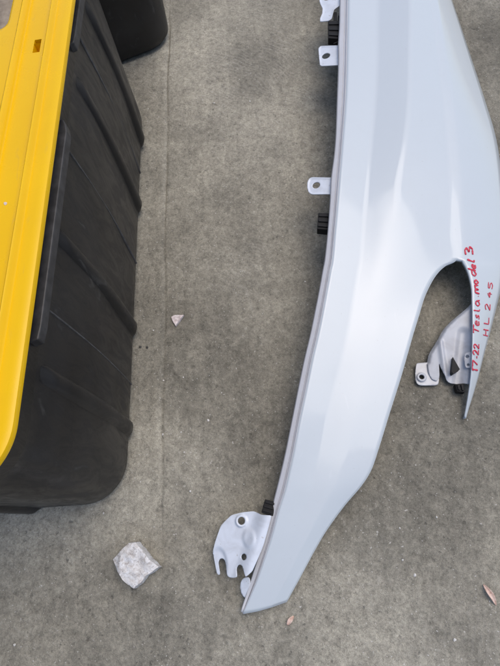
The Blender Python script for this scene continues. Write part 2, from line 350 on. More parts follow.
def m_bracket():
    k = NT('painted_steel')
    d = k.noise(45, 5, 0.65, 0.5)
    c = k.mix(k.ramp(d, [(0.42, 0.0), (0.75, 0.8)]), (0.66, 0.71, 0.79), (0.52, 0.55, 0.60))
    sp = k.ramp(k.noise(160, 3, 0.6), [(0.66, 0.0), (0.72, 0.5)])
    c = k.mix(sp, c, (0.34, 0.32, 0.29))
    return k.out(Base_Color=c, Roughness=0.40, Coat_Weight=0.5, Coat_Roughness=0.2, Normal=k.bump(d, 0.06, 0.002))

def m_grey_bracket():
    k = NT('bare_coated_steel')
    d = k.noise(40, 5, 0.65, 0.5)
    c = k.mix(k.ramp(d, [(0.4, 0.0), (0.75, 0.9)]), (0.50, 0.52, 0.56), (0.36, 0.36, 0.38))
    return k.out(Base_Color=c, Roughness=0.38, Coat_Weight=0.4, Coat_Roughness=0.25)

def m_black():
    k = NT('black_clip_plastic')
    d = k.noise(120, 4, 0.6)
    return k.out(Base_Color=k.mix(k.ramp(d, [(0.5, 0.0), (0.8, 0.5)]), (0.006, 0.006, 0.007), (0.02, 0.02, 0.02)), Roughness=0.6, Specular_IOR_Level=0.3)

def m_marker():
    k = NT('red_marker_ink')
    d = k.noise(300, 3, 0.6)
    return k.out(Base_Color=k.mix(k.ramp(d, [(0.4, 0.0), (0.7, 0.6)]), (0.62, 0.008, 0.045), (0.66, 0.15, 0.20)), Roughness=0.45)

def m_tote():
    k = NT('black_tote_plastic')
    dust = k.noise(7, 6, 0.65, 0.6)
    scuff = k.noise(38, 6, 0.7, 1.5, k.mapped(scale=(1, 1, 0.35), rot=(0.4, 0.2, 0)))
    fine = k.noise(420, 3, 0.6)
    c = k.mix(k.ramp(dust, [(0.35, 0.0), (0.75, 0.75)]), (0.008, 0.0083, 0.0098), (0.024, 0.0245, 0.027))
    c = k.mix(k.ramp(scuff, [(0.60, 0.0), (0.74, 0.45)]), c, (0.11, 0.107, 0.10))
    r = k.ramp(scuff, [(0.4, 0.30), (0.7, 0.55)])
    return k.out(Base_Color=c, Roughness=r, Specular_IOR_Level=0.45, Normal=k.bump(fine, 0.10, 0.0008))

def m_lid():
    k = NT('yellow_lid_plastic')
    d = k.noise(8, 6, 0.65, 0.5)
    s = k.noise(70, 5, 0.7, 1.0, k.mapped(scale=(1, 0.3, 1)))
    c = k.mix(k.ramp(d, [(0.40, 0.0), (0.78, 0.35)]), (0.84, 0.505, 0.0), (0.70, 0.40, 0.002))
    c = k.mix(k.ramp(s, [(0.63, 0.0), (0.75, 0.25)]), c, (0.45, 0.32, 0.10))
    return k.out(Base_Color=c, Roughness=k.ramp(d, [(0.3, 0.22), (0.7, 0.34)]), Specular_IOR_Level=0.32,
                 Normal=k.bump(k.noise(500, 2, 0.6), 0.06, 0.0006))

def m_rock():
    k = NT('pale_granite')
    a = k.noise(160, 5, 0.7, 0.6)
    b = k.noise(420, 3, 0.6, 0.3, k.mapped(loc=(2, 5, 1)))
    c = k.ramp(a, [(0.30, (0.38, 0.34, 0.32)), (0.46, (0.62, 0.60, 0.58)), (0.66, (0.80, 0.80, 0.81))])
    c = k.mix(k.ramp(b, [(0.30, 0.75), (0.42, 0.0)]), c, (0.20, 0.17, 0.16))
    return k.out(Base_Color=c, Roughness=0.75, Normal=k.bump(a, 0.5, 0.002))

def m_leaf():
    k = NT('dry_leaf')
    a = k.noise(220, 4, 0.6)
    c = k.ramp(a, [(0.3, (0.40, 0.23, 0.16)), (0.5, (0.66, 0.48, 0.40)), (0.75, (0.78, 0.64, 0.57))])
    return k.out(Base_Color=c, Roughness=0.65, Normal=k.bump(a, 0.3, 0.001))

def m_simple(name, lo, hi, scale=200, rough=0.8):
    k = NT(name)
    return k.out(Base_Color=k.ramp(k.noise(scale, 4, 0.6), [(0.35, lo), (0.65, hi)]), Roughness=rough)

def m_grit():
    k = NT('loose_grit')
    g = k.n('ShaderNodeNewGeometry')
    c = k.ramp(g.outputs['Random Per Island'], [(0.0, (0.07, 0.065, 0.06)), (0.35, (0.16, 0.145, 0.125)), (0.7, (0.36, 0.33, 0.29)), (1.0, (0.70, 0.68, 0.64))])
    return k.out(Base_Color=c, Roughness=0.85)

MAT = dict(concrete=m_concrete(), paint=m_paint(), primer=m_primer(), bracket=m_bracket(), grey=m_grey_bracket(),
           black=m_black(), ink=m_marker(), tote=m_tote(), lid=m_lid(), rock=m_rock(), leaf=m_leaf(), grit=m_grit(),
           grip=m_simple('scuffed_grip_plastic', (0.026, 0.026, 0.028), (0.055, 0.055, 0.058), 60, 0.5),
           worn=m_simple('worn_tote_edge', (0.05, 0.05, 0.052), (0.10, 0.10, 0.102), 90, 0.6),
           crumb=m_simple('pale_crumb', (0.55, 0.53, 0.50), (0.75, 0.73, 0.70)),
           darkcrumb=m_simple('dark_crumb', (0.03, 0.03, 0.028), (0.09, 0.085, 0.08)),
           quartz=m_simple('pinkish_stone', (0.55, 0.46, 0.45), (0.78, 0.72, 0.71)),
           card=m_simple('grey_brown_card', (0.20, 0.16, 0.12), (0.33, 0.28, 0.22), 60))

# ------------------------------------------------------------------ object helpers
def obj(name, verts, faces, mat, parent=None, smooth=True, solid=None, offset=-1.0):
    me = bpy.data.meshes.new(name)
    me.from_pydata([tuple(v) for v in verts], [], [tuple(f) for f in faces])
    return obj_mesh(name, me, mat, parent, smooth, solid, offset)

def obj_mesh(name, me, mat, parent=None, smooth=True, solid=None, offset=-1.0):
    me.update()
    if smooth:
        me.polygons.foreach_set('use_smooth', [True] * len(me.polygons))
    me.materials.append(mat)
    o = bpy.data.objects.new(name, me)
    COL.objects.link(o)
    if parent:
        o.parent = parent
        o.matrix_parent_inverse = Matrix.Translation(-Vector(parent_origin(parent)))
    if solid:
        m = o.modifiers.new('thickness', 'SOLIDIFY')
        m.thickness = solid
        m.offset = offset
        m.use_even_offset = False
    return o

ORIGIN = {}
def parent_origin(p):
    return ORIGIN.get(p.name, (0, 0, 0))

def thing(name, label, cat, loc, group=None):
    o = bpy.data.objects.new(name, None)
    COL.objects.link(o)
    o.location = loc
    ORIGIN[o.name] = loc
    o.empty_display_size = 0.05
    tag(o, label, cat, group)
    return o

def tag(o, label, cat, group=None):
    o['label'] = label
    o['category'] = cat
    if group:
        o['group'] = group
    return o

def sharp(o, deg=35):
    """Smooth shading that keeps hard edges (stored on the mesh)."""
    bm = bmesh.new()
    bm.from_mesh(o.data)
    for e in bm.edges:
        if len(e.link_faces) == 2 and e.calc_face_angle(0) > math.radians(deg):
            e.smooth = False
    bm.to_mesh(o.data)
    bm.free()
    return o

def smoothstep(a, b, x):
    t = np.clip((np.asarray(x, float) - a) / (b - a), 0, 1)
    return t * t * (3 - 2 * t)

def vnoise(x, y, scale, seed=0):
    """Cheap smooth 2-D value noise, -1..1."""
    r = np.random.default_rng(seed).uniform(-1, 1, (256, 256))
    u, v = x * scale + 1000, y * scale + 1000
    i, j = np.floor(u).astype(int), np.floor(v).astype(int)
    fu, fv = u - i, v - j
    fu, fv = fu * fu * (3 - 2 * fu), fv * fv * (3 - 2 * fv)
    g = lambda a, b: r[a % 256, b % 256]
    return (g(i, j) * (1 - fu) + g(i + 1, j) * fu) * (1 - fv) + (g(i, j + 1) * (1 - fu) + g(i + 1, j + 1) * fu) * fv

# ------------------------------------------------------------------ ground: one concrete sheet with a shallow joint
JOINT_X = -0.233
def ground_z(x, y):
    x = np.asarray(x, float); y = np.asarray(y, float)
    near = np.exp(-((x / 2.2) ** 4 + ((y - 0.6) / 2.2) ** 4))
    z = 0.0012 * vnoise(x, y, 4, 1) + 0.0009 * vnoise(x, y, 17, 2) + 0.0006 * vnoise(x, y, 55, 3) + 0.0004 * np.abs(vnoise(x, y, 110, 5))
    jx = JOINT_X + 0.0025 * vnoise(x * 0, y, 5, 9) + 0.0012 * vnoise(x * 0, y, 30, 10)
    w = 0.0030 + 0.0010 * vnoise(x * 0, y, 14, 11)
    dep = 0.0022 + 0.0018 * vnoise(x * 0, y, 7, 12)
    z = z - dep * np.exp(-((x - jx) / w) ** 2)
    z = z + 0.0005 * np.exp(-((x - jx + 0.012) / 0.007) ** 2)          # crumbly raised shoulder
    return (z - 0.0022) * near

def build_ground():
    xs = np.concatenate([[-25, -15, -8, -4, -2.5, -1.6, -1.1], np.arange(-0.85, -0.27, 0.006), np.arange(-0.27, -0.19, 0.0018), np.arange(-0.19, 0.95, 0.006), [1.1, 1.6, 2.5, 4, 8, 15, 25]])
    ys = np.concatenate([[-25, -15, -8, -4, -2, -1, -0.6], np.arange(-0.4, 1.75, 0.006), [2, 2.5, 3.2, 4.5, 8, 15, 25]])
    X, Y = np.meshgrid(xs, ys)
    Z = ground_z(X, Y)
    nx, ny = len(xs), len(ys)
    me = bpy.data.meshes.new('ground')
    idx = np.arange(nx * ny).reshape(ny, nx)
    q = np.stack([idx[:-1, :-1], idx[:-1, 1:], idx[1:, 1:], idx[1:, :-1]], -1).reshape(-1, 4)
    me.vertices.add(nx * ny)
    me.vertices.foreach_set('co', np.stack([X, Y, Z], -1).astype(np.float32).ravel())
    me.loops.add(q.size)
    me.loops.foreach_set('vertex_index', q.ravel().astype(np.int32))
    me.polygons.add(len(q))
    me.polygons.foreach_set('loop_start', np.arange(0, q.size, 4, dtype=np.int32))
    me.update(calc_edges=True)
    o = obj_mesh('ground', me, MAT['concrete'])
    o['kind'] = 'structure'
    return o
build_ground()

# ------------------------------------------------------------------ storage tote with yellow lid
def rrect(hx, hy, r, ycuts=(), nc=16):
    """Rounded rectangle, counter-clockwise from the right side's lower end."""
    r = max(r, 0.003)
    ax, ay = hx - r, hy - r
    yl = [-ay] + [y for y in ycuts if -ay + 0.002 < y < ay - 0.002] + [ay]
    p = [(hx, y) for y in yl]
    arc = lambda cx, cy, a0: [(cx + r * math.cos(a0 + math.pi / 2 * k / nc), cy + r * math.sin(a0 + math.pi / 2 * k / nc)) for k in range(1, nc)]
    p += arc(ax, ay, 0)
    xs = np.linspace(ax, -ax, 9)
    p += [(x, hy) for x in xs]
    p += arc(-ax, ay, math.pi / 2)
    p += [(-hx, y) for y in reversed(yl)]
    p += arc(-ax, -ay, math.pi)
    p += [(x, -hy) for x in reversed(xs)]
    p += arc(ax, -ay, 1.5 * math.pi)
    return p

def loft(rings, cap_first=False, cap_last=False, skip=()):
    n = len(rings[0])
    v = [p for r in rings for p in r]
    f = []
    for a in range(len(rings) - 1):
        for i in range(n):
            if (a, i) in skip:
                continue
            j = (i + 1) % n
            f.append((a * n + i, a * n + j, (a + 1) * n + j, (a + 1) * n + i))
    if cap_first:
        f.append(tuple(reversed(range(n))))
    if cap_last:
        f.append(tuple((len(rings) - 1) * n + i for i in range(n)))
    return v, f

def build_tote():
    t = thing('storage_tote', 'long black ribbed storage tote with a yellow lid, beside the white fender', 'tote', (0, 0, 0), 'black storage totes on the concrete')
    ycuts = list(np.linspace(-0.33, 0.33, 29))
    # body ------------------------------------------------------
    rings = []
    prof = [(0.000, 0.235, 0.405, 0.046), (0.001, 0.247, 0.417, 0.056), (0.005, 0.2560, 0.426, 0.062), (0.013, 0.2630, 0.4320, 0.066)]
    for z in np.linspace(0.03, 0.318, 14):
        k = (z - 0.013) / 0.305
        prof.append((z, 0.2640 + 0.0050 * k, 0.4325 + 0.0105 * k, 0.066 - 0.003 * k))
    prof += [(0.322, 0.2700, 0.4440, 0.062), (0.324, 0.2735, 0.4470, 0.062), (0.362, 0.2750, 0.4485, 0.062)]
    for z, hx, hy, r in prof:
        bow = 0.006 * math.sin(math.pi * min(max((z - 0.01) / 0.31, 0), 1))
        ring = []
        for x, y in rrect(hx, hy, r, ycuts):
            sx = math.copysign(1, x)
            kx = smoothstep(0.16, 0.25, abs(x)) * (1 - smoothstep(0.30, 0.44, abs(y)))
            dent = 0.0022 * noise.noise(Vector((x * 4, y * 6, z * 7))) * float(smoothstep(0.0, 0.05, z))
            ring.append((x + sx * (bow * float(kx) + dent), y + dent * 0.8, z))
        rings.append(ring)
    v, f = loft(rings, cap_first=True)
    obj('body', v, f, MAT['tote'], t)
    # upright ribs moulded on the long sides and the ends ---------
    def rib(pos, side, axis):
        vs, fs = [], []
        zs = [0.004, 0.010, 0.020, 0.035] + list(np.linspace(0.06, 0.3225, 12))
        m = 9
        for a, z in enumerate(zs):
            k = max(0.0, (z - 0.013) / 0.305)
            grow = min(1.0, max(0.0, (z - 0.003) / 0.016)) ** 0.5
            p = (0.0085 - 0.0035 * k) * grow - 0.012 * float(smoothstep(0.300, 0.3225, z))
            w = 0.0165 - 0.0030 * k
            bow = 0.006 * math.sin(math.pi * min(max((z - 0.01) / 0.31, 0), 1))
            base = (0.2640 + 0.0050 * k + bow * (1 - float(smoothstep(0.30, 0.44, abs(pos))))) if axis == 'x' else (0.4325 + 0.0105 * k)
            base -= 0.004 + max(0, 0.012 - z) * 0.6
            for i in range(m):
                u = i / (m - 1) * 2 - 1
                prof_h = (1 - abs(u) ** 3.0)
                out = base + (p + 0.004) * prof_h
                c = pos + u * w
                vs.append((side * out, c, z) if axis == 'x' else (c, side * out, z))
        for a in range(len(zs) - 1):
            for i in range(m - 1):
                q = (a * m + i, a * m + i + 1, (a + 1) * m + i + 1, (a + 1) * m + i)
                fs.append(q if (side > 0) == (axis == 'x') else q[::-1])
        obj('rib', vs, fs, MAT['tote'], t)
    for y in (-0.317, -0.135, 0.138, 0.314):
        rib(y, 1, 'x'); rib(y, -1, 'x')
    for x in (-0.11, 0.11):
        rib(x, 1, 'y'); rib(x, -1, 'y')
    # thin mould lines between the ribs ---------------------------
    for y in (-0.240, 0.004, 0.226):
        vs, fs = [], []
        zs = list(np.linspace(0.012, 0.318, 14))
        for z in zs:
            k = (z - 0.013) / 0.305
            bow = 0.006 * math.sin(math.pi * min(max((z - 0.01) / 0.31, 0), 1))
            b = 0.2640 + 0.0050 * k + bow * (1 - float(smoothstep(0.30, 0.44, abs(y))))
            for du, dx in ((-0.0018, -0.002), (-0.0006, 0.0012), (0.0006, 0.0012), (0.0018, -0.002)):
                vs.append((b + dx, y + du, z))
        for a in range(len(zs) - 1):
            for i in range(3):
                fs.append((a * 4 + i, a * 4 + i + 1, (a + 1) * 4 + i + 1, (a + 1) * 4 + i))
        obj('mould_line', vs, fs, MAT['worn'], t)
    # grip lips under the rim --------------------------------------
    for s in (1, -1):
        for y0, y1, pr in ((-0.297, 0.010, 0.0), (0.165, 0.36, 0.004)):
            out = [(0.270, y0), (0.2835 - pr, y0 + 0.004), (0.2850 - pr, y0 + 0.02), (0.2860 - pr, y1 - 0.012), (0.2835 - pr, y1), (0.2790 - pr, y1 + 0.010), (0.270, y1 + 0.010)]
            vs = [(s * x, y, z) for z in (0.330, 0.344) for x, y in out]
            n = len(out)
            fs = [tuple(range(n))[::-1], tuple(range(n, 2 * n))] + [(i, (i + 1) % n, n + (i + 1) % n, n + i) for i in range(n)]
            if s < 0:
                fs = [q[::-1] for q in fs]
            g = obj('grip_lip', vs, fs, MAT['grip'], t, smooth=False)
            b = g.modifiers.new('round', 'BEVEL'); b.width = 0.0015; b.segments = 2
    # lid ------------------------------------------------------------
    HX, HY, RR = 0.285, 0.450, 0.062
    S0, S1 = 0.122, 0.148
    lcuts = sorted(list(np.linspace(-0.36, 0.36, 37)) + [S0, S1, -S0, -S1])
    lp = [(0.012, 0.3600), (0.0015, 0.3600), (0.0002, 0.3612), (0.0, 0.3655), (0.0008, 0.3682), (0.004, 0.3697), (0.010, 0.3700), (0.0205, 0.3700),
          (0.0222, 0.3716), (0.0236, 0.3762), (0.0256, 0.3776), (0.0276, 0.3760), (0.0292, 0.3712), (0.0315, 0.3692), (0.0375, 0.3690), (0.0475, 0.3690),
          (0.0630, 0.3690), (0.0648, 0.3710), (0.0664, 0.3772), (0.0690, 0.3790), (0.0718, 0.3772), (0.0738, 0.3712), (0.0748, 0.3690), (0.0756, 0.3660)]
    rings = [[(x, y, z + 0.0008 * noise.noise(Vector((x * 5, y * 4, 3)))) for x, y in rrect(HX - i, HY - i, RR - i * 0.75, lcuts)] for i, z in lp]
    # keep the straight cuts aligned from ring to ring
    full = rrect(HX, HY, RR, lcuts)
    n = len(full)
    rings = [r for r in rings if len(r) == n]
    ia = [a for a, (i, z) in enumerate(lp) if abs(i - 0.0375) < 1e-6][0]
    holes = set()
    slots = []
    for q in range(n):
        (x0, y0), (x1, y1) = full[q], full[(q + 1) % n]
        mid = (y0 + y1) / 2
        if abs(x0) > HX - 1e-4 and abs(x1) > HX - 1e-4 and S0 < mid < S1 and abs(y1 - y0) < 0.06:
            holes.add((ia, q))
            b = 0
            c4 = [rings[ia][q], rings[ia][(q + 1) % n], rings[ia + 1][(q + 1) % n], rings[ia + 1][q]]
            walls_v = c4 + [(x * 0.999, y, z - 0.014) for x, y, z in c4]
            walls_f = [(b + i, b + 4 + i, b + 4 + (i + 1) % 4, b + (i + 1) % 4) for i in range(4)] + [(b + 4, b + 7, b + 6, b + 5)]
            slots.append((walls_v, walls_f))
    v, f = loft(rings, skip=holes)
    lid = sharp(obj('lid', v, f, MAT['lid'], t), 42)
    for sv, sf in slots:
        obj('slot', sv, sf, MAT['lid'], lid, smooth=False)
    # centre panel with two sunk trays
    px, py = HX - 0.0754, HY - 0.0754
    xs = np.arange(-px, px + 0.0005, 2 * px / 104); ys = np.arange(-py, py + 0.0005, 2 * py / 186)
    X, Y = np.meshgrid(xs, ys)
    def tray(x0, x1, y0, y1, r=0.02):
        dx = np.maximum(np.maximum(x0 + r - X, X - x1 + r), 0); dy = np.maximum(np.maximum(y0 + r - Y, Y - y1 + r), 0)
        return 1 - smoothstep(r - 0.005, r, np.hypot(dx, dy))
    Z = 0.3668 - 0.022 * np.maximum(tray(-0.206, 0.2078, -0.345, 0.038), tray(-0.19, 0.190, 0.185, 0.345))
    nx = len(xs)
    fs = [(j * nx + i, j * nx + i + 1, (j + 1) * nx + i + 1, (j + 1) * nx + i) for j in range(len(ys) - 1) for i in range(nx - 1)]
    obj('lid_panel', np.stack([X, Y, Z], -1).reshape(-1, 3).tolist(), fs, MAT['lid'], lid)
    return t

def copy_tree(o, parent=None):
    c = o.copy()
    COL.objects.link(c)
    if parent:
        c.parent = parent
        c.matrix_parent_inverse = o.matrix_parent_inverse.copy()
    for ch in o.children:
        copy_tree(ch, c)
    return c

tote = build_tote()
tote2 = copy_tree(tote)
tote.location = (-0.548, 0.500, 0.0)
tag(tote2, 'black storage tote turned at an angle beyond the far end of the yellow-lidded tote', 'tote', 'black storage totes on the concrete')
A2 = math.radians(18)
cx, cy = SPOTS['t2'][0][0] + 0.012, SPOTS['t2'][0][1] - 0.012
lx, ly = 0.2640, -0.4325
tote2.rotation_euler = (0, 0, A2)
tote2.location = (cx - (lx * math.cos(A2) - ly * math.sin(A2)), cy - (lx * math.sin(A2) + ly * math.cos(A2)), 0.0)

# ------------------------------------------------------------------ white front fender
FO = (0.12, 0.42, 0.0)
fender = thing('car_fender', 'white car front fender panel lying face up with red handwriting on its tail', 'car fender', FO)

def catmull(rows, sub):
    """rows: list of rows of points -> denser list of rows."""
    R = [np.array(r, float) for r in rows]
    out = []
    for i in range(len(R) - 1):
        p0 = R[i - 1] if i > 0 else 2 * R[0] - R[1]
        p1, p2 = R[i], R[i + 1]
        p3 = R[i + 2] if i + 2 < len(R) else 2 * R[-1] - R[-2]
        # non-uniform knots along the mean chord
        d = lambda a, b: max(1e-4, float(np.mean(np.linalg.norm(a - b, axis=1))) ** 0.5)
        t0 = 0.0; t1 = t0 + d(p0, p1); t2 = t1 + d(p1, p2); t3 = t2 + d(p2, p3)
        for k in range(sub):
            t = t1 + (t2 - t1) * k / sub
            a1 = (t1 - t) / (t1 - t0) * p0 + (t - t0) / (t1 - t0) * p1
            a2 = (t2 - t) / (t2 - t1) * p1 + (t - t1) / (t2 - t1) * p2
            a3 = (t3 - t) / (t3 - t2) * p2 + (t - t2) / (t3 - t2) * p3
            b1 = (t2 - t) / (t2 - t0) * a1 + (t - t0) / (t2 - t0) * a2
            b2 = (t3 - t) / (t3 - t1) * a2 + (t - t1) / (t3 - t1) * a3
            out.append((t2 - t) / (t2 - t1) * b1 + (t - t1) / (t2 - t1) * b2)
    out.append(R[-1])
    return np.array(out)

SUB = 8
LG = catmull(LEFT_ROWS, SUB)
RG = catmull(RIGHT_ROWS, SUB)
NTOP = (TOP_ROWS - 1) * SUB + 1
flange_edge, hood_edge = LG[:, 0], LG[:, 1]
BAND = 10
def across(pts, n):
    out = []
    for a in range(len(pts) - 1):
        for k in range(n):
            out.append(pts[a] + (pts[a + 1] - pts[a]) * k / n)
    out.append(pts[-1])
    return np.array(out)
LS = np.array([across(r[1:], BAND) for r in LG])                 # rows x cols x 3
for it in range(0):                                              # roll the creases over a small radius
    LS[:, 1:-1, 2] = 0.5 * LS[:, 1:-1, 2] + 0.25 * (LS[:, :-2, 2] + LS[:, 2:, 2])
def smooth_along(G, sigma, keep_last):
    # local-linear smoothing of the height along the length, so no row shows as a fold
    nr, nc = G.shape[:2]
    Zn = G[:, :, 2].copy()
    for c in range(nc):
        s = np.concatenate([[0], np.cumsum(np.linalg.norm(np.diff(G[:, c, :2], axis=0), axis=1))])
        ds = np.gradient(s)
        z = G[:, c, 2]
        for i in range(nr):
            d = s - s[i]
            w = np.exp(-(d / sigma) ** 2) * ds
            a, b, e = w.sum(), (w * d).sum(), (w * d * d).sum()
            p, q = (w * z).sum(), (w * d * z).sum()
            det = a * e - b * b
            zi = (p * e - q * b) / det if det > 1e-14 else z[i]
            f = 1.0 if not keep_last else min(1.0, (nc - 1 - c) / 6.0)
            Zn[i, c] = z[i] + (zi - z[i]) * f
    G[:, :, 2] = Zn
smooth_along(LS, 0.045, True)
ap = LS[NTOP - 1, -1].copy()                                     # arch apex
reg = LS[:, BAND:, :]
dy_ = np.abs(reg[:, :, 1] - ap[1])
sel = dy_ < 0.13
bx_, by_ = (reg[:, :, 0] - ap[0]) / 0.12, (reg[:, :, 1] - ap[1]) / 0.12
basis = lambda u, v: np.stack([u ** i * v ** j for i in range(4) for j in range(5) if i + j <= 4], -1)
coef, *_ = np.linalg.lstsq(basis(bx_[sel], by_[sel]), reg[:, :, 2][sel], rcond=None)
fit = basis(bx_, by_) @ coef
wgt = (1 - smoothstep(0.055, 0.125, dy_)) * smoothstep(0, 0.8 * BAND, np.arange(reg.shape[1]))[None, :]
LS[:, BAND:, 2] = reg[:, :, 2] * (1 - wgt) + fit * wgt
RS = []
for r in RG:
    w = np.linalg.norm(r[1] - r[0])
    cols = []
    for k in range(BAND + 1):
        u = k / BAND
        p = r[0] + (r[1] - r[0]) * u
        p = p + np.array([0, 0, 1.0]) * (0.03 * w * 4 * u * (1 - u))
        cols.append(p)
    RS.append(cols)
RS = np.array(RS)
for a in range(NTOP):                                            # meet the left half at the same height
    lift = (LS[a, -1, 2] - 0.0006) - RS[a, 0, 2]
    RS[a, :, 2] += lift * np.linspace(1, 0, RS.shape[1])
for a in range(NTOP, RS.shape[0]):
    RS[a, :, 2] += lift * max(0.0, 1 - (a - NTOP + 1) / 30) * np.linspace(1, 0, RS.shape[1])

def skin():
    nl, cl = LS.shape[:2]
    nr, crr = RS.shape[:2]
    V = LS.reshape(-1, 3).tolist() + RS.reshape(-1, 3).tolist()
    off = nl * cl
    Fc = []
    for a in range(nl - 1):
        for i in range(cl - 1):
            Fc.append((a * cl + i, (a + 1) * cl + i, (a + 1) * cl + i + 1, a * cl + i + 1))
    for a in range(nr - 1):
        for i in range(crr - 1):
            Fc.append((off + a * crr + i, off + (a + 1) * crr + i, off + (a + 1) * crr + i + 1, off + a * crr + i + 1))
    for a in range(NTOP - 1):
        Fc.append((a * cl + cl - 1, (a + 1) * cl + cl - 1, off + (a + 1) * crr, off + a * crr))
    return V, Fc
V, Fc = skin()
panel = obj('outer_panel', V, Fc, MAT['paint'], fender, solid=0.0022)
skin_bvh = BVHTree.FromPolygons([Vector(v) for v in V], Fc)

def strip(name, A, B, mat, thick, mids=(), parent=None):
    """Sheet between two edge lines, with optional in-between profile points (t, dz)."""
    prof = [(0.0, 0.0)] + list(mids) + [(1.0, 0.0)]
    m = len(prof)
    vs, fs = [], []
    for a, b in zip(A, B):
        a, b = np.array(a), np.array(b)
        for t_, dz in prof:
            vs.append(a + (b - a) * t_ + np.array([0, 0, dz]))
    for r in range(len(A) - 1):
        for i in range(m - 1):
            fs.append((r * m + i, r * m + i + 1, (r + 1) * m + i + 1, (r + 1) * m + i))
    return obj(name, vs, fs, mat, parent or fender, solid=thick, offset=0.0)

# hood-side flange: a step down from the panel edge, then a narrow ledge
he = hood_edge - np.array([0, 0, 0.0010])
fe = flange_edge.copy()
for c_ in ('tab_upper', 'tab_middle'):                            # ledge widens at the tabs
    hx_, hy_ = PLATES[c_]['outline'][1]
    d_ = np.hypot(fe[:, 1] - hy_, 0)
    fe[:, 0] -= 0.0015 * np.exp(-(d_ / 0.03) ** 2)
sharp(strip('hood_flange', he, fe, MAT['primer'], 0.0014, mids=[(0.10, -0.0006), (0.15, -0.0050), (0.36, -0.0042), (0.44, -0.0008), (0.86, 0.0012), (0.92, 0.0004)]), 25)
down = lambda P, dx, dy, dz: np.array(P) + np.array([dx, dy, dz])
# folded lips along the arch, the door edge and the bumper edge
arch = list(LS[::-1, -1][:LS.shape[0] - NTOP + 1]) + list(RS[NTOP - 1:, 0])
arch = np.array(arch)
tang = np.gradient(arch, axis=0)
side = np.stack([-tang[:, 1], tang[:, 0], 0 * tang[:, 0]], 1)
side /= np.linalg.norm(side, axis=1)[:, None] + 1e-9
strip('wheel_arch_lip', arch - [0, 0, 0.0008], arch + side * 0.0012 - [0, 0, 0.009], MAT['paint'], 0.0014)
door = RS[:, -1]
strip('door_edge_lip', door - [0, 0, 0.0008], door + np.array([-0.003, 0, -0.005]), MAT['paint'], 0.0014)
nose = LS[-1]
strip('bumper_edge_lip', nose - [0, 0, 0.0008], nose + np.array([0.0008, 0.002, -0.007]), MAT['paint'], 0.0014)

# pressed plates with holes ---------------------------------------
def inside(p, poly):
    x, y = p
    c = False
    j = len(poly) - 1
    for i in range(len(poly)):
        (xi, yi), (xj, yj) = poly[i], poly[j]
        if (yi > y) != (yj > y) and x < (xj - xi) * (y - yi) / (yj - yi) + xi:
            c = not c
        j = i
    return c

def round_poly(pts, n=2):
    """Chaikin corner cutting, gentle."""
    for _ in range(n):
        out = []
        for i in range(len(pts)):
            a, b = np.array(pts[i]), np.array(pts[(i + 1) % len(pts)])
            L_ = np.linalg.norm(b - a)
            c = min(0.25, 0.0016 / max(L_, 1e-6))
            out += [tuple(a + (b - a) * c), tuple(b - (b - a) * c)]
        pts = out
    return pts

def plate(name, spec, mat, thick=0.0014, step=0.0022, relief=None, parent=None):
    poly = round_poly(spec['outline'])
    a0, bx, by = spec['plane']
    verts = list(poly)
    edges = [(i, (i + 1) % len(poly)) for i in range(len(poly))]
    for hx, hy, hr in spec['holes']:
        s = len(verts)
        k = 20
        verts += [(hx + hr * math.cos(2 * math.pi * i / k), hy + hr * math.sin(2 * math.pi * i / k)) for i in range(k)]
        edges += [(s + i, s + (i + 1) % k) for i in range(k)]
    xs = [p[0] for p in poly]; ys = [p[1] for p in poly]
    for x in np.arange(min(xs), max(xs), step):
        for y in np.arange(min(ys), max(ys), step):
            p = (x + step * 0.1 * math.sin(y * 9000), y + step * 0.1 * math.sin(x * 9000))
            if inside(p, poly) and all(math.hypot(p[0] - hx, p[1] - hy) > hr + 0.0005 for hx, hy, hr in spec['holes']):
                verts.append(p)
    res = delaunay_2d_cdt([Vector(p) for p in verts], edges, [], 0, 1e-7)
    ov, of = res[0], res[2]
    fs = []
    for q in of:
        c = (sum(ov[i][0] for i in q) / len(q), sum(ov[i][1] for i in q) / len(q))
        if inside(c, poly) and all(math.hypot(c[0] - hx, c[1] - hy) > hr * 0.985 for hx, hy, hr in spec['holes']):
            fs.append(tuple(q))
    vs = [(p[0], p[1], a0 + bx * p[0] + by * p[1] + (relief(p[0], p[1]) if relief else 0.0)) for p in ov]
    return obj(name, vs, fs, mat, parent or fender, solid=thick)

def collar(hx, hy, r0, r1, h):
    """raised ring round a hole"""
    return lambda x, y: h * float(smoothstep(r1, r0, math.hypot(x - hx, y - hy)))
def pz(spec, x, y):
    a0, bx, by = spec['plane']
    return a0 + bx * x + by * y

for key in ('tab_top', 'tab_upper', 'tab_middle'):
    sp = PLATES[key]
    hx, hy, hr = sp['holes'][0]
    cxm = sum(p[0] for p in sp['outline']) / len(sp['outline']); cym = sum(p[1] for p in sp['outline']) / len(sp['outline'])
    poly = sp['outline']
    def rel(x, y, poly=poly):
        d = min(abs(x - p[0]) + abs(y - p[1]) for p in poly)
        # turned-up rim round the outer end
        e = 1.0
        for i in range(len(poly)):
            a, b = np.array(poly[i]), np.array(poly[(i + 1) % len(poly)])
            ab = b - a
            t_ = max(0, min(1, float(np.dot(np.array((x, y)) - a, ab) / np.dot(ab, ab))))
            e = min(e, float(np.linalg.norm(np.array((x, y)) - a - ab * t_)))
        return 0.0013 * float(smoothstep(0.0040, 0.0010, e))
    tb = plate('mounting_tab', sp, MAT['bracket'], 0.0016, 0.0016, rel)

